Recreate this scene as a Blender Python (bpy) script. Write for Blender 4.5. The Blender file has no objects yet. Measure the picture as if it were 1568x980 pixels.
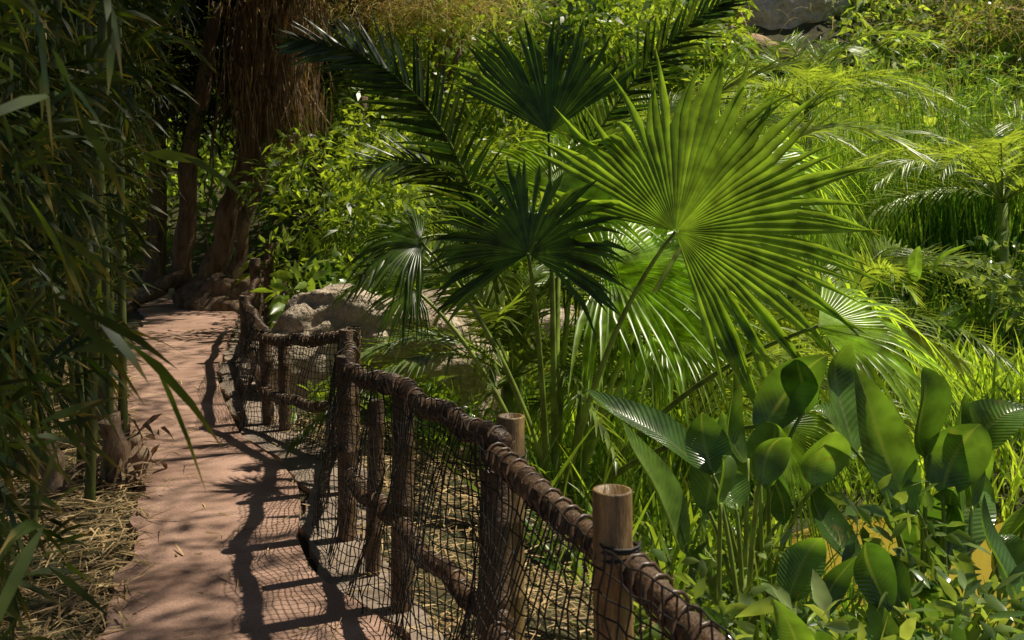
import bpy, math, numpy as np
rng=np.random.default_rng(11)
R=math.radians
scene=bpy.context.scene
# ------------------------------------------------------------------ helpers
def nrm(v):
    v=np.asarray(v,float); return v/np.maximum(np.linalg.norm(v,axis=-1,keepdims=True),1e-9)
def ss(a,b,x):
    t=np.clip((x-a)/(b-a),0,1); return t*t*(3-2*t)
def U(a,b,n=None): return rng.uniform(a,b,n)
def rv(n): return nrm(rng.normal(size=(n,3)))
class MB:
    def __init__(s): s.V=[];s.F=[];s.C=[];s.n=0
    def add(s,v,f,c):
        s.V.append(v);s.F.append(f+s.n);s.C.append(c);s.n+=len(v)
    def build(s,name,mat,parent=None,smooth=True):
        V=np.concatenate(s.V).astype(np.float32);F=np.concatenate(s.F).astype(np.int32);C=np.concatenate(s.C).astype(np.float32)
        me=bpy.data.meshes.new(name)
        me.vertices.add(len(V));me.vertices.foreach_set('co',V.ravel())
        me.loops.add(F.size);me.loops.foreach_set('vertex_index',F.ravel())
        me.polygons.add(len(F));me.polygons.foreach_set('loop_start',np.arange(0,F.size,4,dtype=np.int32))
        me.update(calc_edges=True)
        me.polygons.foreach_set('use_smooth',np.full(len(F),smooth))
        ca=me.color_attributes.new('tint','FLOAT_COLOR','POINT');ca.data.foreach_set('color',C.ravel())
        me.materials.append(mat);me.validate()
        ob=bpy.data.objects.new(name,me);scene.collection.objects.link(ob)
        if parent: ob.parent=parent
        return ob
def empty(name):
    e=bpy.data.objects.new(name,None);scene.collection.objects.link(e);return e
PROF={'lance':lambda t:np.maximum(np.sin(np.pi*np.clip(t,0,1)**.7)**.8,.03),
      'strap':lambda t:np.maximum((1-t**3)*(.75+.5*t*(1-t)),.03),
      'broad':lambda t:np.maximum(np.sin(np.pi*np.clip(t,0,1)**.85)**.62,.03),
      'paddle':lambda t:np.maximum(np.sin(np.pi*np.clip(t,0,1)**.8)**.75*(1-.2*t),.02),
      'thin':lambda t:np.maximum(1-t**2,.05)}
def blades(mb,base,dirn,L,W,droop=0.,segs=3,fold=0.,side=None,prof='lance',rnd=None,wav=0.):
    base=np.asarray(base,float);N=len(base)
    L=np.broadcast_to(L,N);W=np.broadcast_to(W,N);droop=np.broadcast_to(droop,N)
    d=nrm(dirn)
    if side is None: side=rv(N)
    sd=nrm(np.asarray(side)-np.sum(side*d,-1,keepdims=True)*d)
    n=np.cross(sd,d)
    t=np.linspace(0,1,segs+1)
    P=base[:,None]+d[:,None]*(L[:,None]*t)[...,None]
    P[...,2]-=(droop*L)[:,None]*t**2
    if wav>0:
        ph=U(0,6.28,N)
        P+=n[:,None]*(wav*L[:,None]*np.sin(ph[:,None]+t*5))[...,None]
    w=.5*W[:,None]*PROF[prof](t)[None]
    l=P-sd[:,None]*w[...,None]; r=P+sd[:,None]*w[...,None]
    K=segs+1
    if fold:
        m=P-n[:,None]*(w*fold)[...,None]
        V=np.stack([l,m,r],2);k=3
    else: V=np.stack([l,r],2);k=2
    idx=np.arange(N*K*k).reshape(N,K,k)
    Fs=[]
    for j in range(k-1):
        Fs.append(np.stack([idx[:,:-1,j],idx[:,:-1,j+1],idx[:,1:,j+1],idx[:,1:,j]],-1).reshape(-1,4))
    if rnd is None: rnd=U(0,1,N)**1.4
    C=np.ones((N,K,k,4));C[...,0]=np.broadcast_to(rnd,N)[:,None,None];C[...,1]=t[None,:,None]
    C[...,2]=U(0,1,N)[:,None,None];C[...,3]=np.linspace(0,1,k)[None,None,:]
    mb.add(V.reshape(-1,3),np.concatenate(Fs),C.reshape(-1,4))
def tube(mb,pts,r,sides=8,rnd=None,closed_end=True):
    pts=np.asarray(pts,float);N=len(pts);r=np.broadcast_to(r,N).astype(float).copy()
    tg=nrm(np.gradient(pts,axis=0))
    ref=np.array([0,0,1.]) if abs(tg[:,2]).mean()<.75 else np.array([1.,0,0])
    a=nrm(np.cross(tg,ref));b=np.cross(tg,a)
    if closed_end:
        pts=np.concatenate([pts[:1],pts,pts[-1:]]);a=np.concatenate([a[:1],a,a[-1:]]);b=np.concatenate([b[:1],b,b[-1:]])
        r=np.concatenate([[r[0]*.02],r,[r[-1]*.02]]);N+=2
    th=np.arange(sides)*2*np.pi/sides
    V=pts[:,None]+r[:,None,None]*(np.cos(th)[None,:,None]*a[:,None]+np.sin(th)[None,:,None]*b[:,None])
    idx=np.arange(N*sides).reshape(N,sides);nx=np.roll(idx,-1,1)
    F=np.stack([idx[:-1],nx[:-1],nx[1:],idx[1:]],-1).reshape(-1,4)
    C=np.ones((N,sides,4));C[...,0]=U(0,1) if rnd is None else rnd;C[...,1]=np.linspace(0,1,N)[:,None];C[...,2]=0
    mb.add(V.reshape(-1,3),F,C.reshape(-1,4))
def lathe(mb,cx,cy,prof,sides=14,tilt=(0,0),rnd=.5):
    prof=np.array(prof,float);th=np.arange(sides)*2*np.pi/sides
    N=len(prof)
    V=np.zeros((N,sides,3));V[...,0]=cx+prof[:,:1]*np.cos(th)+tilt[0]*prof[:,1:2];V[...,1]=cy+prof[:,:1]*np.sin(th)+tilt[1]*prof[:,1:2];V[...,2]=prof[:,1:2]
    idx=np.arange(N*sides).reshape(N,sides);nx=np.roll(idx,-1,1)
    F=np.stack([idx[:-1],nx[:-1],nx[1:],idx[1:]],-1).reshape(-1,4)
    C=np.ones((N,sides,4));C[...,0]=rnd;C[...,1]=np.linspace(0,1,N)[:,None]
    mb.add(V.reshape(-1,3),F,C.reshape(-1,4))
def bez(p0,p1,p2,n=14):
    t=np.linspace(0,1,n)[:,None];p0,p1,p2=map(np.array,(p0,p1,p2))
    return (1-t)**2*p0+2*t*(1-t)*p1+t*t*p2
def clumps(mb,cen,rad,n,L,W,droop=.3,segs=2,inner=.45,up=.2,prof='lance',fold=0.,tone=None):
    cen=np.asarray(cen,float);M=len(cen);rad=np.broadcast_to(rad,(M,3))
    u=rv(M*n);rr=U(inner,1.05,M*n)[:,None]
    c=np.repeat(cen,n,0);r=np.repeat(rad,n,0)
    base=c+u*r*rr
    d=nrm(u*.55+rv(M*n)*.75+np.array([0,0,up]))
    tn=np.clip(np.repeat(U(0,1,M) if tone is None else tone,n)*.6+U(0,.4,M*n),0,1)**1.35
    sz=np.repeat(U(.75,1.35,M),n)
    blades(mb,base,d,L*sz*U(.6,1.25,M*n),W*sz*U(.7,1.2,M*n),droop*U(.3,1.6,M*n),segs,fold,None,prof,tn)
# ------------------------------------------------------------------ materials
def newmat(name):
    m=bpy.data.materials.new(name);m.use_nodes=True;nt=m.node_tree;nt.nodes.clear();return m,nt
def leafmat(name,c1,c2,tip=None,trans=.4,rough=.42,tipstart=.82,spec=.35,tm=(2.4,2.2,.7),rib=False):
    m,nt=newmat(name);N=nt.nodes.new;Lk=nt.links.new
    at=N('ShaderNodeAttribute');at.attribute_name='tint'
    sp=N('ShaderNodeSeparateColor');Lk(at.outputs['Color'],sp.inputs[0])
    ra=N('ShaderNodeMix');ra.data_type='RGBA';Lk(sp.outputs[0],ra.inputs[0]);ra.inputs[6].default_value=(*c1,1);ra.inputs[7].default_value=(*c2,1)
    tc=N('ShaderNodeTexCoord');no=N('ShaderNodeTexNoise');no.inputs['Scale'].default_value=9;Lk(tc.outputs['Object'],no.inputs['Vector'])
    hs=N('ShaderNodeHueSaturation');mr=N('ShaderNodeMapRange');mr.inputs[1].default_value=.3;mr.inputs[2].default_value=.7;mr.inputs[3].default_value=.5;mr.inputs[4].default_value=1.45
    Lk(no.outputs[0],mr.inputs[0]);Lk(mr.outputs[0],hs.inputs['Value']);Lk(ra.outputs[2],hs.inputs['Color'])
    col=hs.outputs[0]
    p=N('ShaderNodeBsdfPrincipled')
    if rib:
        a1=N('ShaderNodeMath');a1.operation='SUBTRACT';Lk(at.outputs['Alpha'],a1.inputs[0]);a1.inputs[1].default_value=.5
        a2=N('ShaderNodeMath');a2.operation='ABSOLUTE';Lk(a1.outputs[0],a2.inputs[0])
        a3=N('ShaderNodeMapRange');a3.inputs[1].default_value=.02;a3.inputs[2].default_value=.06;a3.inputs[3].default_value=.6;a3.inputs[4].default_value=0;Lk(a2.outputs[0],a3.inputs[0])
        mx=N('ShaderNodeMix');mx.data_type='RGBA';Lk(a3.outputs[0],mx.inputs[0]);Lk(col,mx.inputs[6]);mx.inputs[7].default_value=(.22,.28,.09,1);col=mx.outputs[2]
        v1=N('ShaderNodeMath');v1.operation='MULTIPLY_ADD';Lk(a2.outputs[0],v1.inputs[0]);v1.inputs[1].default_value=-45;
        v0=N('ShaderNodeMath');v0.operation='MULTIPLY';Lk(sp.outputs[1],v0.inputs[0]);v0.inputs[1].default_value=130;Lk(v0.outputs[0],v1.inputs[2])
        v2=N('ShaderNodeMath');v2.operation='SINE';Lk(v1.outputs[0],v2.inputs[0])
        bp=N('ShaderNodeBump');bp.inputs['Strength'].default_value=.45;bp.inputs['Distance'].default_value=.002;Lk(v2.outputs[0],bp.inputs['Height']);Lk(bp.outputs[0],p.inputs['Normal'])
        # dry blotches
        n3=N('ShaderNodeTexNoise');n3.inputs['Scale'].default_value=16;n3.inputs['Detail'].default_value=4;Lk(tc.outputs['Object'],n3.inputs['Vector'])
        b3=N('ShaderNodeMapRange');b3.inputs[1].default_value=.66;b3.inputs[2].default_value=.74;b3.inputs[4].default_value=.75;Lk(n3.outputs[0],b3.inputs[0])
        m3=N('ShaderNodeMix');m3.data_type='RGBA';Lk(b3.outputs[0],m3.inputs[0]);Lk(col,m3.inputs[6]);m3.inputs[7].default_value=(.2,.15,.05,1);col=m3.outputs[2]
    if tip:
        m2=N('ShaderNodeMapRange');m2.inputs[1].default_value=tipstart;m2.inputs[2].default_value=1.0;Lk(sp.outputs[1],m2.inputs[0])
        mu=N('ShaderNodeMath');mu.operation='MULTIPLY';Lk(m2.outputs[0],mu.inputs[0]);Lk(sp.outputs[2],mu.inputs[1])
        mx=N('ShaderNodeMix');mx.data_type='RGBA';Lk(mu.outputs[0],mx.inputs[0]);Lk(col,mx.inputs[6]);mx.inputs[7].default_value=(*tip,1);col=mx.outputs[2]
    p.inputs['Roughness'].default_value=rough;p.inputs['Specular IOR Level'].default_value=spec
    Lk(col,p.inputs['Base Color'])
    o=N('ShaderNodeOutputMaterial')
    if trans<=0: Lk(p.outputs[0],o.inputs[0]);return m
    tr=N('ShaderNodeBsdfTranslucent');h2=N('ShaderNodeMix');h2.data_type='RGBA';h2.blend_type='MULTIPLY';h2.inputs[0].default_value=1
    Lk(col,h2.inputs[6]);h2.inputs[7].default_value=(*tm,1);Lk(h2.outputs[2],tr.inputs['Color'])
    ms=N('ShaderNodeMixShader');ms.inputs[0].default_value=trans;Lk(p.outputs[0],ms.inputs[1]);Lk(tr.outputs[0],ms.inputs[2])
    Lk(ms.outputs[0],o.inputs[0]);return m
def solidmat(name,c1,c2,scale=6,rough=.8,bump=.3,c3=None,stretch=(1,1,1),fine=60,bd=.02):
    m,nt=newmat(name);N=nt.nodes.new;Lk=nt.links.new
    tc=N('ShaderNodeTexCoord');mp=N('ShaderNodeMapping');mp.inputs['Scale'].default_value=stretch;Lk(tc.outputs['Object'],mp.inputs[0])
    n1=N('ShaderNodeTexNoise');n1.inputs['Scale'].default_value=scale;n1.inputs['Detail'].default_value=8;n1.inputs['Roughness'].default_value=.65;Lk(mp.outputs[0],n1.inputs['Vector'])
    n2=N('ShaderNodeTexNoise');n2.inputs['Scale'].default_value=fine;n2.inputs['Detail'].default_value=5;Lk(mp.outputs[0],n2.inputs['Vector'])
    cr=N('ShaderNodeValToRGB');e=cr.color_ramp.elements;e[0].position=.32;e[0].color=(*c1,1);e[1].position=.68;e[1].color=(*c2,1)
    if c3:
        k=e.new(.52);k.color=(*c3,1)
    Lk(n1.outputs[0],cr.inputs[0])
    mx=N('ShaderNodeMix');mx.data_type='RGBA';mx.blend_type='MULTIPLY';mx.inputs[0].default_value=.7
    r2=N('ShaderNodeMapRange');r2.inputs[1].default_value=.3;r2.inputs[2].default_value=.7;r2.inputs[3].default_value=.6;r2.inputs[4].default_value=1.2
    Lk(n2.outputs[0],r2.inputs[0]);Lk(cr.outputs[0],mx.inputs[6]);Lk(r2.outputs[0],mx.inputs[7])
    p=N('ShaderNodeBsdfPrincipled');p.inputs['Roughness'].default_value=rough;Lk(mx.outputs[2],p.inputs['Base Color'])
    ad=N('ShaderNodeMath');Lk(n1.outputs[0],ad.inputs[0]);Lk(n2.outputs[0],ad.inputs[1])
    b=N('ShaderNodeBump');b.inputs['Strength'].default_value=bump;b.inputs['Distance'].default_value=bd;Lk(ad.outputs[0],b.inputs['Height']);Lk(b.outputs[0],p.inputs['Normal'])
    o=N('ShaderNodeOutputMaterial');Lk(p.outputs[0],o.inputs[0]);return m
M_bamboo=leafmat('bamboo_leaf',(.012,.03,.006),(.09,.13,.02),(.3,.2,.05),.3,.45,.6,.25)
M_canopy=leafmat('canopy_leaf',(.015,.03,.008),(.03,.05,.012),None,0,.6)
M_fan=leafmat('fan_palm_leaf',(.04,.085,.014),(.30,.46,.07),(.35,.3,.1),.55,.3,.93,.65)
M_date=leafmat('date_palm_leaf',(.018,.045,.012),(.28,.38,.08),(.35,.3,.1),.4,.34,.9,.55)
M_shrub=leafmat('shrub_leaf',(.03,.075,.012),(.38,.50,.08),None,.45,.36,spec=.5)
M_grass=leafmat('grass_blade',(.045,.12,.018),(.40,.55,.09),(.45,.4,.12),.42,.36,.8,.55)
M_reed=leafmat('reed_blade',(.06,.16,.025),(.46,.64,.14),(.5,.46,.16),.4,.42,.75)
M_hill=leafmat('hillside_leaf',(.04,.11,.018),(.52,.66,.16),None,.42,.48)
M_canna=leafmat('canna_leaf',(.035,.09,.018),(.17,.30,.05),(.3,.25,.08),.42,.2,.96,.9,rib=True)
M_gold=leafmat('dry_grass_blade',(.4,.3,.09),(.75,.58,.22),None,.35,.6,tm=(1.2,1.15,.9))
M_straw=leafmat('straw',(.3,.19,.08),(.68,.5,.25),None,0,.6)
M_stem=leafmat('palm_stem',(.14,.20,.03),(.3,.38,.07),None,.0,.35)
M_culm=solidmat('bamboo_culm',(.05,.08,.015),(.2,.23,.06),5,.4,.1,stretch=(1,1,.2))
M_wood=solidmat('fence_wood',(.035,.02,.011),(.2,.115,.06),14,.45,.7,stretch=(1,1,1),fine=80,bd=.012)
M_post=solidmat('bamboo_post',(.11,.06,.025),(.42,.28,.10),7,.42,.4,c3=(.27,.17,.07),stretch=(4,4,.8),bd=.008)
M_cord=solidmat('cord',(.012,.01,.008),(.035,.028,.02),30,.6,.1)
M_wrap=solidmat('rope_wrap',(.03,.018,.011),(.19,.11,.06),25,.36,.3,bd=.005)
M_bark=solidmat('bark',(.09,.055,.03),(.5,.34,.2),5,.85,.9,stretch=(2,2,.5),bd=.06)
M_path=solidmat('path_concrete',(.31,.18,.125),(.62,.39,.29),2.2,.78,.45,c3=(.46,.28,.205),fine=90,bd=.008)
M_edge=solidmat('edging_concrete',(.22,.16,.12),(.42,.33,.25),4,.85,.3,fine=90,bd=.006)
M_ground=solidmat('soil',(.04,.03,.016),(.13,.10,.045),3,.95,.6,c3=(.07,.07,.022),bd=.04)
M_rock=solidmat('rock',(.36,.27,.18),(.8,.66,.5),3,.9,.9,fine=25,bd=.06)
M_rock2=solidmat('far_rock',(.5,.42,.39),(.75,.66,.62),1.5,.9,.8,fine=8,bd=.2)
M_log=solidmat('log',(.35,.18,.09),(.75,.52,.32),4,.8,.6,stretch=(.4,2,2),bd=.05)
mw,nt=newmat('pond_water');p=nt.nodes.new('ShaderNodeBsdfPrincipled');p.inputs['Base Color'].default_value=(.34,.24,.035,1);p.inputs['Roughness'].default_value=.12
n=nt.nodes.new('ShaderNodeTexNoise');n.inputs['Scale'].default_value=5;b=nt.nodes.new('ShaderNodeBump');b.inputs['Strength'].default_value=.15;b.inputs['Distance'].default_value=.02
nt.links.new(n.outputs[0],b.inputs['Height']);nt.links.new(b.outputs[0],p.inputs['Normal']);o=nt.nodes.new('ShaderNodeOutputMaterial');nt.links.new(p.outputs[0],o.inputs[0])
# ------------------------------------------------------------------ terrain
FY=[-5,1,2,3.05,4,4.8,6.2,7.2,10,12.3,14,20,200];FX=[1.6,.55,.22,-.08,-.45,-.78,-1.0,-1.75,-2.65,-3.0,-3.4,-3.4,-3.4]
PCX,PCY=3.3,6.3
def gz(x,y):
    s=x-np.interp(y,FY,FX)
    z=-.65*ss(.35,3,s)+.9*ss(10,18,y)*ss(0,2,s)
    z=z+8.6*ss(18,34,y)
    e=((x-PCX)/1.7)**2+((y-PCY)/1.6)**2
    z=z-.5*ss(1.15,.6,e)
    off=ss(.2,1.0,s)+ss(1.9,3,-s)
    z=z+off*(.04*np.sin(x*2.3+y*1.1)+.03*np.sin(x*5.1-y*4.3))
    return z
xs=np.concatenate([np.linspace(-160,-10,16)[:-1],np.arange(-10,14,.18),np.linspace(14,160,16)[1:]])
ys=np.concatenate([np.linspace(-60,-4,8)[:-1],np.arange(-4,36,.22),np.linspace(36,260,14)[1:]])
X,Y=np.meshgrid(xs,ys);Z=gz(X,Y)
mb=MB();idx=np.arange(X.size).reshape(X.shape)
mb.add(np.stack([X,Y,Z],-1).reshape(-1,3),np.stack([idx[:-1,:-1],idx[:-1,1:],idx[1:,1:],idx[1:,:-1]],-1).reshape(-1,4),np.ones((X.size,4)))
mb.build('ground',M_ground)
def ribbon(name,mat,yl,lx,rx,z,th,cuts,parent=None):
    mb=MB()
    for a,b_ in zip(cuts[:-1],cuts[1:]):
        yy=np.linspace(a+.004,b_-.004,max(4,int((b_-a)/.08)))
        l=np.interp(yy,yl,lx);r=np.interp(yy,yl,rx)
        l=l+.025*np.sin(yy*7)+.015*np.sin(yy*17);k=9
        V=[];
        for j in range(k):
            f=j/(k-1);V.append(np.stack([l+(r-l)*f,yy,np.full_like(yy,z)],-1))
        V=[V[0]-[.01,0,th]]+V+[V[-1]-[-.01,0,th]]
        V=np.stack(V,1);e0=V[:1].copy();e0[...,2]=z-th;e1=V[-1:].copy();e1[...,2]=z-th
        V=np.concatenate([e0,V,e1]);K=V.shape[1]
        idx=np.arange(V.shape[0]*K).reshape(-1,K)
        mb.add(V.reshape(-1,3),np.stack([idx[:-1,:-1],idx[:-1,1:],idx[1:,1:],idx[1:,:-1]],-1).reshape(-1,4),np.ones((V.shape[0]*K,4)))
    return mb.build(name,mat,parent,smooth=False)
PYL=[-5,1,3,3.93,4.63,5.63,7.4,9.6,14,18];PLX=[-1,-1.3,-1.5,-1.6,-1.77,-2.1,-2.86,-3.74,-5.14,-7.5]
PYR=[-5,1,2,3,3.93,4.32,4.9,5.3,5.76,6.3,6.82,8.1,9.4,14,18];PRX=[1.4,.4,.08,-.2,-.5,-.86,-1.07,-1.12,-1.24,-1.5,-1.85,-2.35,-2.8,-3.85,-5.8]
yy=np.linspace(-5,18,400)
ks=np.exp(-np.linspace(-2,2,13)**2);ks/=ks.sum()
sm=lambda a:np.convolve(np.pad(a,6,'edge'),ks,'valid')
PRs=sm(np.interp(yy,PYR,PRX))
ribbon('path',M_path,yy,sm(np.interp(yy,PYL,PLX)),PRs,.045,.09,[-5,-1,2.0,5.68,9.6,14.6,18])
ribbon('path_edging',M_edge,yy,PRs+.035,np.maximum(sm(np.interp(yy,FY,FX))+.1,PRs+.1),.03,.08,[-5,2.4,5.68,8.6,11.4,14])
mb=MB();th=np.linspace(0,2*np.pi,48,endpoint=False);rr=np.linspace(.02,1,6)
V=np.zeros((6,48,3));V[...,0]=PCX+2.1*rr[:,None]*np.cos(th);V[...,1]=PCY+2*rr[:,None]*np.sin(th);V[...,2]=-.8
idx=np.arange(6*48).reshape(6,48);nx=np.roll(idx,-1,1)
mb.add(V.reshape(-1,3),np.stack([idx[:-1],nx[:-1],nx[1:],idx[1:]],-1).reshape(-1,4),np.ones((288,4)));mb.build('pond_water',mw)
# ------------------------------------------------------------------ fence
fence=empty('rope_net_fence')
mp_=MB();mdk=MB();mr_=MB();mwp=MB();mn=MB()
def hollow_post(mb,x,y,z0,z1,r,tilt=(0,0)):
    pr=[(r,z0)]
    z=z0+.1
    while z<z1-.08:
        pr+=[(r,z-.015),(r*1.07,z-.005),(r*1.07,z+.005),(r*.99,z+.012)];z+=U(.2,.26)
    pr+=[(r,z1-.004),(r*.97,z1),(r*.8,z1),(r*.78,z1-.03),(.002,z1-.032)]
    lathe(mb,x-tilt[0]*z0,y-tilt[1]*z0,pr,16,tilt)
def lash(x,y,z,r,n=4):
    t=np.linspace(0,n*2*np.pi,n*12);tube(mn,np.stack([x+r*np.cos(t),y+r*np.sin(t),z+.012*t/6.28+.004*np.sin(t*1.3)],-1),.004,5)
hollow_post(mp_,-.005,3.17,-.1,1.0,.045);hollow_post(mp_,.225,2.12,-.1,1.075,.043,(-.01,0))
lash(-.005,3.17,.83,.05);lash(.225,2.12,.93,.048,3)
for (x,y,z1,r) in [(-.45,4.03,.95,.045),(-.07,3.05,.86,.05),(-.80,4.85,.92,.045),(-.93,5.6,.95,.04),(-1.0,6.25,.88,.04),(-1.62,7.1,.66,.04),(-1.78,7.3,.72,.045),(-2.66,10.0,.7,.05),(-2.95,11.5,.98,.06),(-3.02,12.3,1.12,.06),(.5,1.15,.95,.045),(-.62,4.4,.8,.035)]:
    hollow_post(mdk,x,y,-.1,z1,r,(U(-.04,.04),U(-.02,.02)))
def rail(p0,p1,r=.034,wrap=True,sag=.02):
    p0=np.array(p0);p1=np.array(p1);n=24;t=np.linspace(0,1,n)[:,None]
    pts=p0+(p1-p0)*t;pts[:,2]-=sag*np.sin(np.pi*t[:,0]);pts[:,2]+=.009*np.sin(t[:,0]*17+p0[0]*9);pts[:,0]+=.012*np.sin(t[:,0]*11+p0[1])
    tube(mr_,pts,r*(1+.09*np.sin(np.linspace(0,25,n))),12)
    if wrap:
        Ln=np.linalg.norm(p1-p0);turns=int(Ln/.062);m=turns*10
        s=np.linspace(0,1,m);c=np.stack([np.interp(s,t[:,0],pts[:,k]) for k in range(3)],-1)
        tg=nrm(p1-p0);a=nrm(np.cross(tg,[0,0,1]));b=np.cross(tg,a);ph=s*turns*2*np.pi+1.1*np.sin(s*23)+.6*np.sin(s*61)
        h=c+(r+.005)*(np.cos(ph)[:,None]*a+np.sin(ph)[:,None]*b)
        tube(mwp,h,.005,5)
TOP=[((.60,1.0,.93),(-.06,3.06,.92)),((-.03,3.0,.96),(-.46,4.0,.945)),((-.46,4.0,.945),(-.82,4.88,.86)),((-.80,4.9,.90),(-1.0,6.2,.83)),((-.98,6.25,.82),(-1.82,7.25,.66)),((-1.8,7.25,.7),(-2.66,10,.62)),((-2.66,10,.62),(-2.95,11.5,.75)),((-2.95,11.5,.75),(-3.02,12.3,.9))]
for i,(a,b_) in enumerate(TOP):
    rail(a,b_,.034)
    a2=np.array(a);b2=np.array(b_);a2[2]*=.44;b2[2]*=.42;rail(a2,b2,.031,sag=.03)
def net(p0,p1,z0=.02,cell=.04):
    p0=np.array(p0);p1=np.array(p1);Ln=np.linalg.norm((p1-p0)[:2]);nu=max(3,int(Ln/cell));nv=20
    tg=nrm((p1-p0)*[1,1,0]);nm=np.cross([0,0,1],tg)
    if nm[0]>0: nm=-nm
    u=np.linspace(0,1,nu+1);v=np.linspace(0,1,nv+1)
    Uu,Vv=np.meshgrid(u,v,indexing='ij')
    P=p0+(p1-p0)*Uu[...,None]
    top=P[...,2]+.03
    P[...,2]=z0+(top-z0)*Vv
    off=.045+.05*np.sin(np.pi*Vv)*(.6+.5*np.sin(Uu*5+p0[0]*7))+.02*np.sin(Uu*13+Vv*7)
    off+=.10*(1-Vv)**3
    P+=nm*off[...,None]
    P[...,2]+=.018*np.sin(Uu*9+Vv*4)
    P+=tg*(.02*np.sin(Vv*8+Uu*6))[...,None]
    P+=rng.normal(size=P.shape)*.0035
    for i in range(nu+1): tube(mn,P[i],.0024,4,closed_end=False)
    for j in range(nv+1): tube(mn,P[:,j],.0024,4,closed_end=False)
for a,b_ in TOP[:6]: net(a,b_)
mp_.build('tall_posts',M_post,fence);mdk.build('posts',M_wood,fence);mr_.build('rails',M_wood,fence);mwp.build('rope_binding',M_wrap,fence);mn.build('netting',M_cord,fence)
# ------------------------------------------------------------------ rocks
def rock(name,loc,sc,mat,seed,sub=5,amp=.22,rot=0):
    import bmesh
    from mathutils import noise,Vector
    bm=bmesh.new();bmesh.ops.create_icosphere(bm,subdivisions=sub,radius=1)
    for v in bm.verts:
        c=v.co.copy();o=Vector((seed,seed*2,3))
        d=noise.noise(c*1.1+o)*amp*1.6+abs(noise.noise(c*2.7+o))*amp*.8+noise.noise(c*7+o)*amp*.22+noise.noise(c*15+o)*amp*.08
        c=c*(1+d);c.z=min(c.z,.78+.16*noise.noise(c*2+o)+.03*noise.noise(c*9+o));v.co=Vector((c.x*sc[0],c.y*sc[1],c.z*sc[2]))
    me=bpy.data.meshes.new(name);bm.to_mesh(me);bm.free();me.materials.append(mat)
    for pl in me.polygons: pl.use_smooth=True
    ob=bpy.data.objects.new(name,me);ob.location=loc;ob.rotation_euler=(0,0,rot);scene.collection.objects.link(ob);return ob
rock('boulder',(-1.12,8.7,.1),(1.0,.65,.92),M_rock,1.3,6)
rock('boulder',(.2,10.2,.1),(.7,.6,.6),M_rock,4.1)
rock('boulder',(-4.2,14.9,.1),(.8,.6,.5),M_bark,6.1)
rock('rock_outcrop',(8.0,29.6,7.1),(2.0,1.0,1.5),M_rock2,8.1,6,.3)
mb=MB();pts=bez((5.5,26.4,6.0),(6.6,26.6,5.6),(8.4,27,5.0),20);tube(mb,pts,np.linspace(.3,.42,20)*(1+.1*np.sin(np.arange(20))),14)
tube(mb,bez((6.2,26.5,5.8),(6.1,26.2,6.4),(5.7,26,6.8),8),np.linspace(.14,.06,8),8)
mb.build('fallen_log',M_log)
# ------------------------------------------------------------------ fan palm
def fan(mb,hub,axis,normal,Rr,nseg=46,span=280,split=.56,droop=.12,foldk=.25,rnd=.5,jag=.14):
    hub=np.array(hub,float);ax=nrm(np.array(axis,float));nm=np.array(normal,float);nm=nrm(nm-nm.dot(ax)*ax);sd=np.cross(ax,nm)
    h=R(span)/nseg/2
    a=np.linspace(-R(span)/2+h,R(span)/2-h,nseg)
    Ri=Rr*(.78+.22*np.cos(a*.6))*(1+rng.uniform(-jag,jag*.4,nseg))
    s2=(1-split)
    rs=np.array([.015,.2,.4,split,split+s2*.3,split+s2*.55,split+s2*.78,split+s2*.92,1.0])
    f=np.clip((rs-split)/(1-split),0,1)
    wd=np.where(rs<=split,rs,split*(1-f**1.15)*.96+.004)
    out=[]
    bend=rng.normal(size=nseg)*.08
    dz=droop*(1+rng.uniform(-.3,.9,nseg));brk=rng.random(nseg)<.15;dz=dz+brk*U(.1,.6,nseg)
    for side_s,crease in ((-1,0),(0,1),(1,0)):
        r=Ri[:,None]*rs[None]
        w=Rr*wd[None]*np.tan(h)*side_s*np.ones((nseg,1))
        aa=a[:,None]+bend[:,None]*np.clip(rs-split,0,1)[None]*2
        u=np.cos(aa)*r-np.sin(aa)*w;v=np.sin(aa)*r+np.cos(aa)*w
        nn=-crease*Rr*wd[None]*np.tan(h)*.8+foldk*np.abs(np.sin(aa*.5))*r*1.0-.10*np.cos(aa)*r**2/Rr+.02*Rr*np.sin(a*5+hub[0]*9)[:,None]*rs[None]
        P=hub+u[...,None]*ax+v[...,None]*sd+nn[...,None]*nm
        P[...,2]-=(dz[:,None]*np.clip(rs-.35,0,1)[None]**2*2.4)*Rr
        out.append(P)
    V=np.stack(out,2);K=len(rs)
    idx=np.arange(nseg*K*3).reshape(nseg,K,3);Fs=[]
    for j in range(2): Fs.append(np.stack([idx[:,:-1,j],idx[:,:-1,j+1],idx[:,1:,j+1],idx[:,1:,j]],-1).reshape(-1,4))
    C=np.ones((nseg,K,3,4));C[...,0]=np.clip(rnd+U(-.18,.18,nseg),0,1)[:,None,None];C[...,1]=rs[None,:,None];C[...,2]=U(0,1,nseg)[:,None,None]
    mb.add(V.reshape(-1,3),np.concatenate(Fs),C.reshape(-1,4))
palm=empty('fan_palm');ml=MB();ms=MB()
base=np.array([.28,6.0,-.35])
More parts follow.
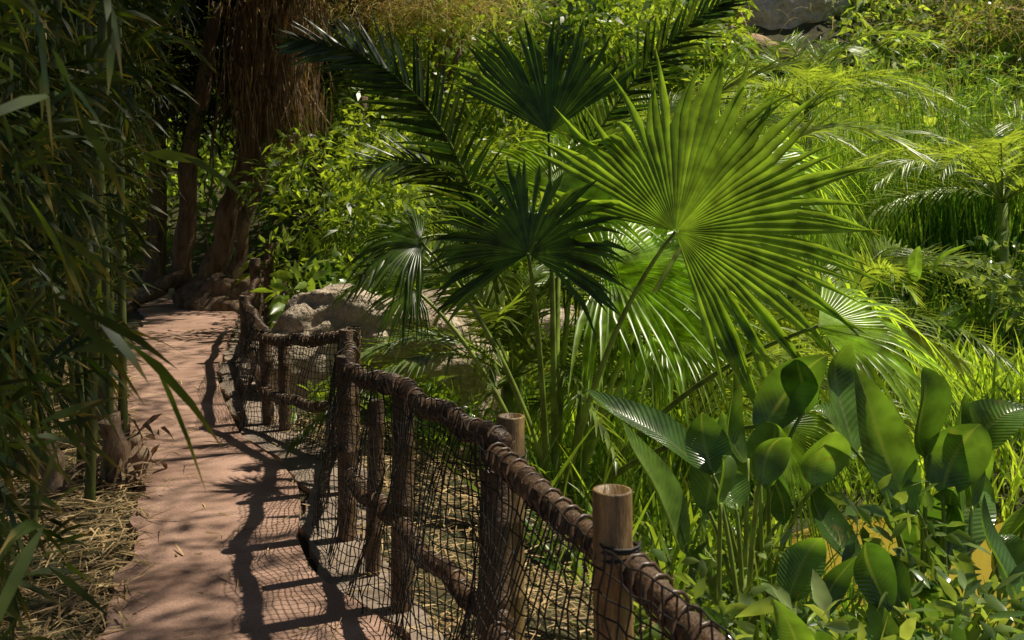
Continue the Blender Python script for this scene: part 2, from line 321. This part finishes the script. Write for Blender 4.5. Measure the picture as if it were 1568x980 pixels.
FANS=[ # hub, axis, normal, R, span, droop, fold, tint (lowest values paint leaves as shaded), split
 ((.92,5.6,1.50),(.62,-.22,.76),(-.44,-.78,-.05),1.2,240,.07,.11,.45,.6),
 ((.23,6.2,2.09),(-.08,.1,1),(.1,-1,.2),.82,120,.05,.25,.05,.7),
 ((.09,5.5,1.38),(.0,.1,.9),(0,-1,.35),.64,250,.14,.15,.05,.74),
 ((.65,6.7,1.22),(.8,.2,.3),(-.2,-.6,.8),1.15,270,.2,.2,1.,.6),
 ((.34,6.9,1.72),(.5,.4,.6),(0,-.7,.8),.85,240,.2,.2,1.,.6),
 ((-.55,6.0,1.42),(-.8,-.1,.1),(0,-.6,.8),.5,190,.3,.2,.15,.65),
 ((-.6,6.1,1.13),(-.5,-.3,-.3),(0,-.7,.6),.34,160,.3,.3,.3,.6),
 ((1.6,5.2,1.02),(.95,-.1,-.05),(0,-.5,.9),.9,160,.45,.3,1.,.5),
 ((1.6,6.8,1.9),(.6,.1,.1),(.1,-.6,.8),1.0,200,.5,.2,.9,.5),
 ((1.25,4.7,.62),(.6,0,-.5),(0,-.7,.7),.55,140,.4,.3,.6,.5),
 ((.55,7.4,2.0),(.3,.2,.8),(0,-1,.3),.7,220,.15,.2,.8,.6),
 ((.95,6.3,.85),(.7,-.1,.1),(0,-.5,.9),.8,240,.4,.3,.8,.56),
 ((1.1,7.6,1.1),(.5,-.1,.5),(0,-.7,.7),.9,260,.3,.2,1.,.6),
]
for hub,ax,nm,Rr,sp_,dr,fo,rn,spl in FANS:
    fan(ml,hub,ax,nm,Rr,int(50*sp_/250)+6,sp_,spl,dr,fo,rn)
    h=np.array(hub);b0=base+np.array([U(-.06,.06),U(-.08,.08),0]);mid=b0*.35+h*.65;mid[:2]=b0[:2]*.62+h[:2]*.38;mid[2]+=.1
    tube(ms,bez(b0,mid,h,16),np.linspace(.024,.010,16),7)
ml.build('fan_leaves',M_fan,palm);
lathe(ms,.28,6.0,[(.11,-.6),(.10,-.3),(.07,-.1),(.01,-.05)],10)
ms.build('leaf_stalks',M_stem,palm)
# ------------------------------------------------------------------ date palms
def frond(mb,mstem,p0,p1,p2,Ll=.36,Wl=.024,n=46,rnd=.5,roll=.2,dr=.25,ref=(0,0,1)):
    pts=bez(p0,p1,p2,24);tube(mstem,pts,np.linspace(.014,.003,24),6)
    t=np.linspace(.14,1,n);c=np.stack([np.interp(t,np.linspace(0,1,24),pts[:,k]) for k in range(3)],-1)
    tg=nrm(np.stack([np.interp(t,np.linspace(0,1,24),nrm(np.gradient(pts,axis=0))[:,k]) for k in range(3)],-1))
    sd=nrm(np.cross(tg,ref));up=np.cross(sd,tg)
    L=Ll*(np.sin(np.pi*np.clip(t*.86+.1,0,1))**.55)
    for s in (-1,1):
        ang=(1.0-.55*t)[:,None]
        d=tg*np.cos(ang)+s*sd*np.sin(ang)+up*(roll+.15*rng.normal(size=(n,1)))+rng.normal(size=(n,3))*.05
        side=np.cross(d,up*1.0+s*sd*.6)
        blades(mb,c,d,L*U(.85,1.1,n),Wl,dr*U(.4,1.4,n),4,.35,side,'thin',np.clip(rnd+U(-.2,.2,n),0,1))
def datepalm(fr,crowns):
    e=empty('date_palm');a=MB();b=MB()
    for f in fr: frond(a,b,*f)
    for (c,n,Lr,zf,rn) in crowns:
        for i in range(n):
            az=i*2.4+U(0,.4);el=U(.25,1.2);l=Lr*U(.8,1.1);c_=np.array(c)
            h=np.array([math.cos(az),math.sin(az),0]);p1=c_+h*l*.45*math.cos(el)+np.array([0,0,l*.65*math.sin(el)+.2]);p2=c_+h*l*(.5+.5*math.cos(el))+np.array([0,0,l*(.75*math.sin(el)-.35)])
            frond(a,b,c_,p1,p2,.38*Lr/1.8,.026,44,rn,ref=(U(-.6,.6),U(-.9,.5),1))
        c0=np.array(c);g=gz(c0[0],c0[1])
        if c0[2]-g>.05: tube(b,[(c0[0],c0[1],g-.1),(c0[0],c0[1],(g+c0[2])/2),tuple(c0)],[.1,.09,.07],8)
    a.build('leaflets',M_date,e);b.build('frond_stems',M_stem,e)
FR=(0,-.9,.45)
datepalm([((-.1,7.2,1.0),(-.4,6.9,2.75),(-1.45,6.6,2.72),.5,.04,46,.0,.1,.1,FR),
          ((.2,7.3,1.2),(.7,7.2,2.7),(1.65,7.0,3.15),.42,.034,44,.05,.1,.15,FR),
          ((.5,7.6,1.2),(1.0,7.6,2.4),(2.1,7.4,2.7),.46,.034,44,.6),
          ((-.1,7.3,.9),(-.3,7.4,2.2),(-1.0,7.0,1.9),.42,.03,44,.15,.1,.15,FR),
          ((.0,7.3,.9),(-.3,6.8,1.8),(-.95,6.3,1.2),.38,.028,44,.2,.1,.2,FR)],
         [((0,7.3,.35),13,1.7,1,.4)])
datepalm([((1.3,8.0,.6),(2.1,8,2.9),(3.2,7.8,2.0),.42,.03,50,.9),
          ((1.2,6.6,.1),(1.7,6.4,1.5),(2.6,5.8,.75),.42,.026,50,.9,.1,.4,(0,-.6,.8)),
          ((1.0,6.2,-.1),(1.3,5.9,1.3),(2.0,5.2,.5),.38,.024,50,.9)],
         [((1.4,7.6,.0),18,1.9,1,.7)])
datepalm([],[((6.9,14.,1.6),18,2.6,1,1.)])
datepalm([],[((3.6,10.8,.2),15,2.1,1,.9)])
datepalm([],[((2.6,14.5,2.0),16,2.6,1,.7)])
datepalm([],[((9.3,17,1.8),16,2.8,1,.95)])
datepalm([],[((5.2,17.5,3.2),16,2.8,1,1.)])
# ------------------------------------------------------------------ bamboo (left)
bam=empty('bamboo_grove');mc=MB();mlf=MB()
for i in range(34):
    y=U(4.6,13);xl=np.interp(y,PYL,PLX);x=xl-U(.25,1.9) if i>7 else xl-U(.2,.6)
    if i<7: y=U(5.2,7.2);x=np.interp(y,PYL,PLX)-U(.08,.4)
    top=np.array([x+U(-.6,.7),y+U(-.8,.4),U(5,7)]);mid=np.array([x+U(-.15,.1),y,3.])
    pts=bez((x,y,-.05),mid,top,40);r=U(.018,.036)
    rr=r*np.linspace(1,.5,40);rr[::3]*=1.16
    tube(mc,pts,rr,8)
mc.build('culms',M_culm,bam)
def sprays(mb,c,L,W,k=7,down=.35,rn=None):
    M=len(c);tw=nrm(rv(M)+np.array([.3,-.15,-.1]))
    base=np.repeat(c,k,0)+np.repeat(tw,k,0)*np.tile(np.linspace(0,.2,k),M)[:,None]
    d=nrm(np.repeat(tw,k,0)*1.1+rv(M*k)*.65+np.array([0,0,-down]))
    blades(mb,base,d,L*U(.6,1.3,M*k),W*U(.7,1.2,M*k),U(.1,.5,M*k),3,0,None,'lance',np.repeat(U(0,.6,M)**1.5,k)+U(0,.35,M*k))
n=3700;y=3.2+U(0,1,n)**1.2*11;xl=np.interp(y,PYL,PLX)
x=xl-.12-U(0,1,n)**1.1*2.6;z=U(.12,1,n)**.8*(2.2+.28*y)
x=x+.22*(z-1)*(z>1)*U(0,1,n)
keep=~((z<.8)&(x>xl-.4))
sprays(mlf,np.stack([x,y,z],-1)[keep],.19,.022)
n=2000;y=U(10,16,n);x=np.interp(y,PYL,PLX)+U(-3.5,1.4,n);z=U(1.9,5.4,n);keep=(z>2.2+1.1*ss(-5.5,-3,x))&~((abs(x+3.5)<.9)&(z<4.6))
sprays(mlf,np.stack([x,y,z],-1)[keep],.22,.025)
c=[(-.72,1.5,2.0),(-.66,1.45,1.85),(-.75,1.6,1.55),(-.7,1.5,1.2),(-.85,1.9,1.75),(-.95,2.0,2.1),(-.78,1.9,2.15),(-1.0,2.1,1.3)]
sprays(mlf,np.array(c),.16,.018,5,.3)
n=260;y=U(1.9,3.4,n);x=-.50*y-U(-.03,.5,n);z=U(.4,2.5,n);sprays(mlf,np.stack([x,y,z],-1),.16,.017)
mlf.build('leaves',M_bamboo,bam)
mb=MB()
for (x,y,h,r) in [(-2.28,5.85,.42,.07),(-2.42,6.1,.6,.06),(-2.2,6.0,.25,.06),(-2.6,5.7,.35,.07)]:
    pts=bez((x,y,-.05),(x-.03,y,h*.5),(x-.08,y-.03,h),10);tube(mb,pts,r*(1+.2*np.sin(np.linspace(0,14,10)))*np.linspace(1.2,.8,10),10)
bs=np.stack([U(-2.45,-2.1,60),U(5.7,6.1,60),U(0,.4,60)],-1);blades(mb,bs,np.stack([U(-.6,.6,60),U(-.8,.2,60),U(-.5,.8,60)],-1),U(.12,.25,60),.035,.4,3)
mb.build('bamboo_stump',solidmat('sheath',(.14,.08,.04),(.45,.32,.2),12,.7,.4,stretch=(2,2,.5),bd=.01))
# overhead canopy, out of frame, added to shade the path and bamboo
tree=empty('shade_canopy');a=MB();b=MB()
tube(b,bez((-3.4,1.2,-.2),(-3.6,1.4,3),(-2.4,3,5.2),14),np.linspace(.2,.1,14),12)  # invented trunk, out of view, to carry the added canopy
for e in [(-.5,4.5,5.2),(1.0,7,5.4),(-1.5,8.5,5.3),(-4,9,5.6),(-4.5,5,5.3)]:
    tube(b,bez((-2.4,3,5.1),(-1.6,(3+e[1])/2,5.6),e,12),np.linspace(.08,.02,12),7)
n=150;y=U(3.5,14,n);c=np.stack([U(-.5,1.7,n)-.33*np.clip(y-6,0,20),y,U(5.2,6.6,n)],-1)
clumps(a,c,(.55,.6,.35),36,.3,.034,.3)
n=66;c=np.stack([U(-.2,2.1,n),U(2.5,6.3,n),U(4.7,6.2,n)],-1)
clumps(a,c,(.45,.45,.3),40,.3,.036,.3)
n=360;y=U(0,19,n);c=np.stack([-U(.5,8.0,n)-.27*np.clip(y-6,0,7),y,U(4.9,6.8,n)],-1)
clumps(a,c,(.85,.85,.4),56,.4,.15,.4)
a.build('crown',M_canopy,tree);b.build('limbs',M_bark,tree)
# ------------------------------------------------------------------ old tree at the path end
tr=empty('gnarled_tree');b=MB();a=MB()
def wig(p0,p1,p2,r0,r1,n=22,amp=.06,s=12):
    pts=bez(p0,p1,p2,n);pts[:,:2]+=amp*np.stack([np.sin(np.arange(n)*.8+p0[0]),np.cos(np.arange(n)*.9)],-1)
    tube(b,pts,np.linspace(r0,r1,n)*(1+.1*np.sin(np.arange(n)*1.3)),s)
wig((-4.7,15,-.1),(-4.3,15,1.3),(-3.8,15,2.9),.2,.13,amp=.04);wig((-3.8,15,2.8),(-3.4,15,3.8),(-3.4,15.2,5.5),.15,.1,amp=.03)
wig((-4.95,15.2,-.1),(-5.1,15,1.8),(-4.4,15,4.6),.17,.1,amp=.03);wig((-4.3,14.8,-.1),(-4.0,14.8,1.1),(-3.6,15,2.8),.11,.08,amp=.04)
wig((-4.5,14.9,.5),(-4.0,14.7,.2),(-3.6,14.4,-.1),.1,.05)
wig((-5,15,.5),(-5.4,14.8,.2),(-5.9,14.6,-.1),.12,.05);wig((-2.3,14.0,0),(-2.3,14.0,1.5),(-2.1,14.0,3.1),.09,.05,amp=.02)
for i in range(10):
    x=U(-4.6,-3.7);y_=U(14.6,14.9);wig((x,y_,U(.3,1.9)),(x+U(-.06,.06),y_,1.9),(x+U(.0,.35),15,U(2.8,3.6)),.008,.018,14,.02,6)
b.build('trunks',M_bark,tr)
n=2400;base_=np.stack([rng.normal(-3.55,.3,n),rng.normal(14.9,.3,n),U(3.0,4.9,n)],-1)
blades(a,base_,np.stack([rng.normal(0,.18,n),rng.normal(0,.18,n),-np.ones(n)],-1),U(.3,1.2,n),.018,.0,4,0,None,'thin',wav=.02)
a.build('dry_frond_skirt',leafmat('dry_fronds',(.12,.07,.035),(.46,.31,.17),None,.15,.7),tr)
# ------------------------------------------------------------------ shrubs centre
a=MB()
n=170;y=U(10.5,17.5,n);x=U(-3.0,1.8,n)+(y-10)*U(-.05,.25,n);z=gz(x,y)+U(.1,1,n)**1.1*(1.6+.24*(y-9))
keep=~((x<-1.9)&(y<11.8));cc=np.stack([x,y,z],-1)[keep]
clumps(a,cc,(.5,.45,.38),105,.21,.055,.35)
a.build('shrub_thicket',M_shrub)
a=MB();n=60;y=U(9.4,11.5,n);x=U(-2.1,.8,n);z=gz(x,y)+U(.1,.9,n);clumps(a,np.stack([x,y,z],-1),(.35,.35,.28),70,.2,.08,.35,3,fold=.25,prof='broad');
n=16;clumps(a,np.stack([U(-1.5,-.3,n),U(7.3,7.8,n),U(-.1,.2,n)],-1),(.25,.2,.15),50,.14,.045,.35,3,fold=.25,prof='broad')
a.build('broadleaf_shrub',leafmat('broadleaf',(.03,.08,.015),(.3,.42,.07),None,.4,.28,spec=.6))
a=MB();n=2600;y=U(7.6,15,n);x=U(-1.4,2.6,n)+(y-8)*.1;k=~((abs(x+1.1)<1.1)&(y<9.4));x=x[k];y=y[k];n=len(x)
blades(a,np.stack([x,y,gz(x,y)],-1),np.stack([rng.normal(0,.35,n),rng.normal(0,.35,n),np.ones(n)],-1),U(.6,2.0,n),.038,U(.05,.5,n),6,.2,None,'strap')
a.build('strap_leaf_plants',M_grass)
a=MB();n=10000;y=2.2+U(0,1,n)**.8*9;xf=np.interp(y,FY,FX);x=xf+.75+U(0,1,n)**.9*(1.5+.45*y)
e=((x-PCX)/1.3)**2+((y-PCY)/1.2)**2;k=(e>1)&(rng.random(n)<.35+.65*ss(.7,2.0,x-xf))&~((abs(x+1.1)<1.)&(y>7.8)&(y<9.4));x=x[k];y=y[k];n=len(x)
blades(a,np.stack([x,y,gz(x,y)-.02],-1),np.stack([rng.normal(0,.4,n),rng.normal(0,.4,n),np.ones(n)],-1),U(.25,.95,n),U(.010,.028,n),U(.1,.8,n),5,0,None,'strap')
a.build('undergrowth_grass',M_grass)
a=MB();n=14500;x=U(2.3,13,n);y=U(7.7,17,n);k=(x<.62*y);x=x[k];y=y[k];n=len(x)
tn=np.clip(.45+.35*np.sin(x*1.7+y)+.3*np.sin(y*2.3-x)+U(-.3,.3,n),0,1)
blades(a,np.stack([x,y,gz(x,y)-.02],-1),np.stack([rng.normal(-.05,.3,n),rng.normal(0,.3,n),np.ones(n)],-1),U(.35,1.0,n)*(1+.45*np.sin(x*1.1+y*1.9)),U(.018,.052,n),U(.1,.7,n),5,0,None,'strap',tn)
a.build('bank_grass',M_grass)
a=MB();n=17000;x=U(2.8,16,n);y=U(14.5,22,n);k=(x<.62*y)&(x>2.4+.8*np.sin(y));x=x[k];y=y[k];n=len(x)
hh=(1.5+1.6*(.5+.5*np.sin(x*1.3+y*.7))+.5*rng.normal(size=n))*1.05
tn=np.clip(.40+.45*np.sin(x*1.1-y*.6)+U(-.35,.35,n),0,1)
blades(a,np.stack([x,y,gz(x,y)],-1),np.stack([rng.normal(0,.14,n),rng.normal(0,.14,n),np.ones(n)],-1),np.maximum(hh,.6),U(.02,.048,n),U(.0,.3,n),5,0,None,'thin',tn)
k=rng.random(n)<.16
tp=np.stack([x,y,gz(x,y)+hh*.97],-1)[k]
tp=np.repeat(tp,10,0);m=len(tp);blades(a,tp,nrm(rv(m)+[0,0,.8]),U(.2,.4,m),.014,.5,3,0,None,'thin')
a.build('reed_bed',M_reed)
a=MB();n=26;c=np.stack([U(6,9.5,n),U(13.5,15.5,n),U(.1,.55,n)],-1);clumps(a,c,(.7,.5,.4),330,.07,.035,.1);a.build('groundcover_mound',M_reed)
a=MB();n=520;x=U(-12,23,n);y=U(20,34,n);z=gz(x,y)+U(0,1,n)**1.5*2.6
ex=(x/y>.195)&(x/y<.34)&(z+.5>1.7+.115*y)
k=~ex
clumps(a,np.stack([x,y,z],-1)[k],(1.15,1.0,.85),115,.40,.14,.35)
a.build('hillside_bushes',M_hill)
def bgtree(x,y,h,r,ncl,mat,Lf=.3,Wf=.1,name='background_tree'):
    e=empty(name);a=MB();b=MB();g=float(gz(np.array(x),np.array(y)))
    tube(b,bez((x,y,g-.2),(x+.2,y,g+h*.4),(x,y,g+h*.8),12),np.linspace(.22,.08,12),8)
    c=np.array([x,y,g+h*.75])+rv(ncl)*U(.2,1,ncl)[:,None]**.5*np.array([r,r,h*.35])
    for q in c[:10]: tube(b,bez((x,y,g+h*.45),((x+q[0])/2,(y+q[1])/2,q[2]-.2),q,8),np.linspace(.07,.02,8),6)
    clumps(a,c,(r*.3,r*.3,r*.22),105,Lf,Wf,.4);a.build('crown',mat,e);b.build('trunk',M_bark,e)
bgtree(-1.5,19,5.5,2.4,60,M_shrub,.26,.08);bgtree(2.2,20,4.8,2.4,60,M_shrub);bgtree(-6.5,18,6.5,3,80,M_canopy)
bgtree(-4,20,6,2.5,60,M_shrub,.26,.07);bgtree(13,24,3.4,2.2,45,M_shrub)
bgtree(17,33,4,3.5,50,M_hill)
def goldtuft(cs,name):
    a=MB()
    for (x,y,z,r,n,L) in cs:
        b_=np.array([x,y,z])+rng.normal(size=(n,3))*np.array([r,r*.6,r*.5])
        blades(a,b_,np.stack([rng.normal(0,.8,n),rng.normal(0,.8,n),U(-.2,1,n)],-1),U(.4,1.,n)*L,.012,.8,5,0,None,'thin')
    a.build(name,M_gold)
goldtuft([(-1.7,16.3,4.9,.6,800,1.0),(-2.6,16.2,5.0,.5,500,1.0),(-.6,16.5,5.0,.5,450,.9),(9.5,21,5.6,1.2,350,1.3),(11.5,21,6,1.,350,1.3)],'dry_grass')
# ------------------------------------------------------------------ canna / paddle leaf plants near right
def paddle(name,cx,cy,n,h,spread,Lf=.36,Wf=.14,mat=M_canna,tilt=.35):
    e=empty(name);a=MB();b=MB();g=float(gz(np.array(cx),np.array(cy)))
    for i in range(n):
        bx,by=cx+U(-.1,.1),cy+U(-.1,.1);tx,ty=cx+U(-spread,spread),cy+U(-spread,spread)*.7;tz=g+h*U(.4,.95)
        tube(b,bez((bx,by,g-.05),(bx*.6+tx*.4,by*.6+ty*.4,tz*.7),(tx,ty,tz),10),np.linspace(.013,.007,10),6)
        d=nrm(np.array([(tx-cx)*.9+U(-tilt,tilt),(ty-cy)*.8+U(-tilt,tilt),U(.5,1.3)]))
        sdv=np.array([1.,U(-1.5,1.5),U(-.3,.3)])
        l=Lf*U(.65,1.25);blades(a,np.array([[tx,ty,tz-.02]]),d[None],l,Wf*U(.75,1.15),U(.0,.6),16,.5,sdv[None],'paddle',np.array([U(0,1)]),wav=.05)
    a.build('leaves',mat,e);b.build('stalks',M_stem,e)
paddle('canna_plant',.98,4.1,9,1.2,.28,.52,.21);paddle('canna_plant',.85,3.7,6,.9,.28,.42,.17)
paddle('canna_plant',1.8,4.2,11,1.25,.4,.66,.24);paddle('canna_plant',2.2,4.7,9,1.25,.35,.66,.24);paddle('canna_plant',1.5,3.3,7,.8,.4,.5,.17)
paddle('arrowhead_plant',1.15,2.9,8,.6,.4,.42,.14);paddle('arrowhead_plant',.72,3.0,7,.58,.25,.34,.11);paddle('arrowhead_plant',1.3,2.6,6,.58,.35,.4,.14)
paddle('canna_plant',3.0,9.6,7,1.5,.4,.6,.16);paddle('canna_plant',3.9,10.2,7,1.7,.5,.6,.16)
a=MB();n=34;c=np.stack([U(.5,1.9,n),U(2.6,4.2,n),U(-.2,.4,n)],-1);clumps(a,c,(.22,.22,.18),45,.12,.04,.3,3,fold=.3)
c=np.stack([U(4.2,5.2,12),U(8.5,9.2,12),U(.5,1.5,12)],-1);clumps(a,c,(.3,.3,.2),45,.13,.045,.2,3,fold=.2);a.build('pond_edge_shrub',leafmat('edge_shrub',(.05,.12,.03),(.36,.45,.15),None,.35,.22,spec=.8))
# ------------------------------------------------------------------ straw litter
a=MB()
def lit(n,x,y,zoff=.01,hh=.07):
    z=gz(x,y)+zoff+U(0,1,n)**2*hh
    az=U(0,6.28,n);blades(a,np.stack([x,y,z],-1),np.stack([np.cos(az),np.sin(az),rng.normal(0,.12,n)],-1),U(.05,.28,n),U(.003,.011,n),U(0,.15,n),3,0,np.stack([-np.sin(az),np.cos(az),rng.normal(0,.5,n)],-1),'thin')
n=11000;y=2.5+U(0,1,n)*8;lit(n,np.interp(y,PYL,PLX)+.06-U(0,1,n)**1.4*1.8,y)
n=6500;y=1.5+U(0,1,n)*6;lit(n,np.interp(y,FY,FX)+U(.02,1.5,n),y)
n=480;y=U(2.5,13,n);lit(n,np.interp(y,PYL,PLX)+U(0,1,n)**2*1.3,y,.05,.003)
a.build('straw_litter',M_straw)
# ------------------------------------------------------------------ light, world, camera
el=R(58);az=math.atan2(.92,.4)
d=np.array([math.sin(az)*math.cos(el),math.cos(az)*math.cos(el),math.sin(el)])
from mathutils import Vector
sun=bpy.data.lights.new('sun','SUN');sun.energy=5;sun.angle=R(.7);sun.color=(1,.92,.75)
so=bpy.data.objects.new('sun',sun);scene.collection.objects.link(so);so.rotation_euler=Vector(d).to_track_quat('Z','Y').to_euler()
w=bpy.data.worlds.new('World');scene.world=w;w.use_nodes=True;nt=w.node_tree
sk=nt.nodes.new('ShaderNodeTexSky');sk.sky_type='NISHITA';sk.sun_disc=False;sk.sun_elevation=el;sk.sun_rotation=az
bg=nt.nodes['Background'];nt.links.new(sk.outputs[0],bg.inputs[0]);bg.inputs[1].default_value=.05
cam=bpy.data.cameras.new('camera');co=bpy.data.objects.new('camera',cam);scene.collection.objects.link(co);scene.camera=co
co.location=(0,0,1.7);co.rotation_euler=(R(90),0,0);cam.lens=35;cam.sensor_width=36;cam.shift_y=-190/1568;cam.clip_end=600
cam.dof.use_dof=True;cam.dof.focus_distance=5.2;cam.dof.aperture_fstop=8
scene.view_settings.view_transform='Standard';scene.view_settings.look='None';scene.view_settings.exposure=0
print('faces',sum(len(m.polygons) for m in bpy.data.meshes))
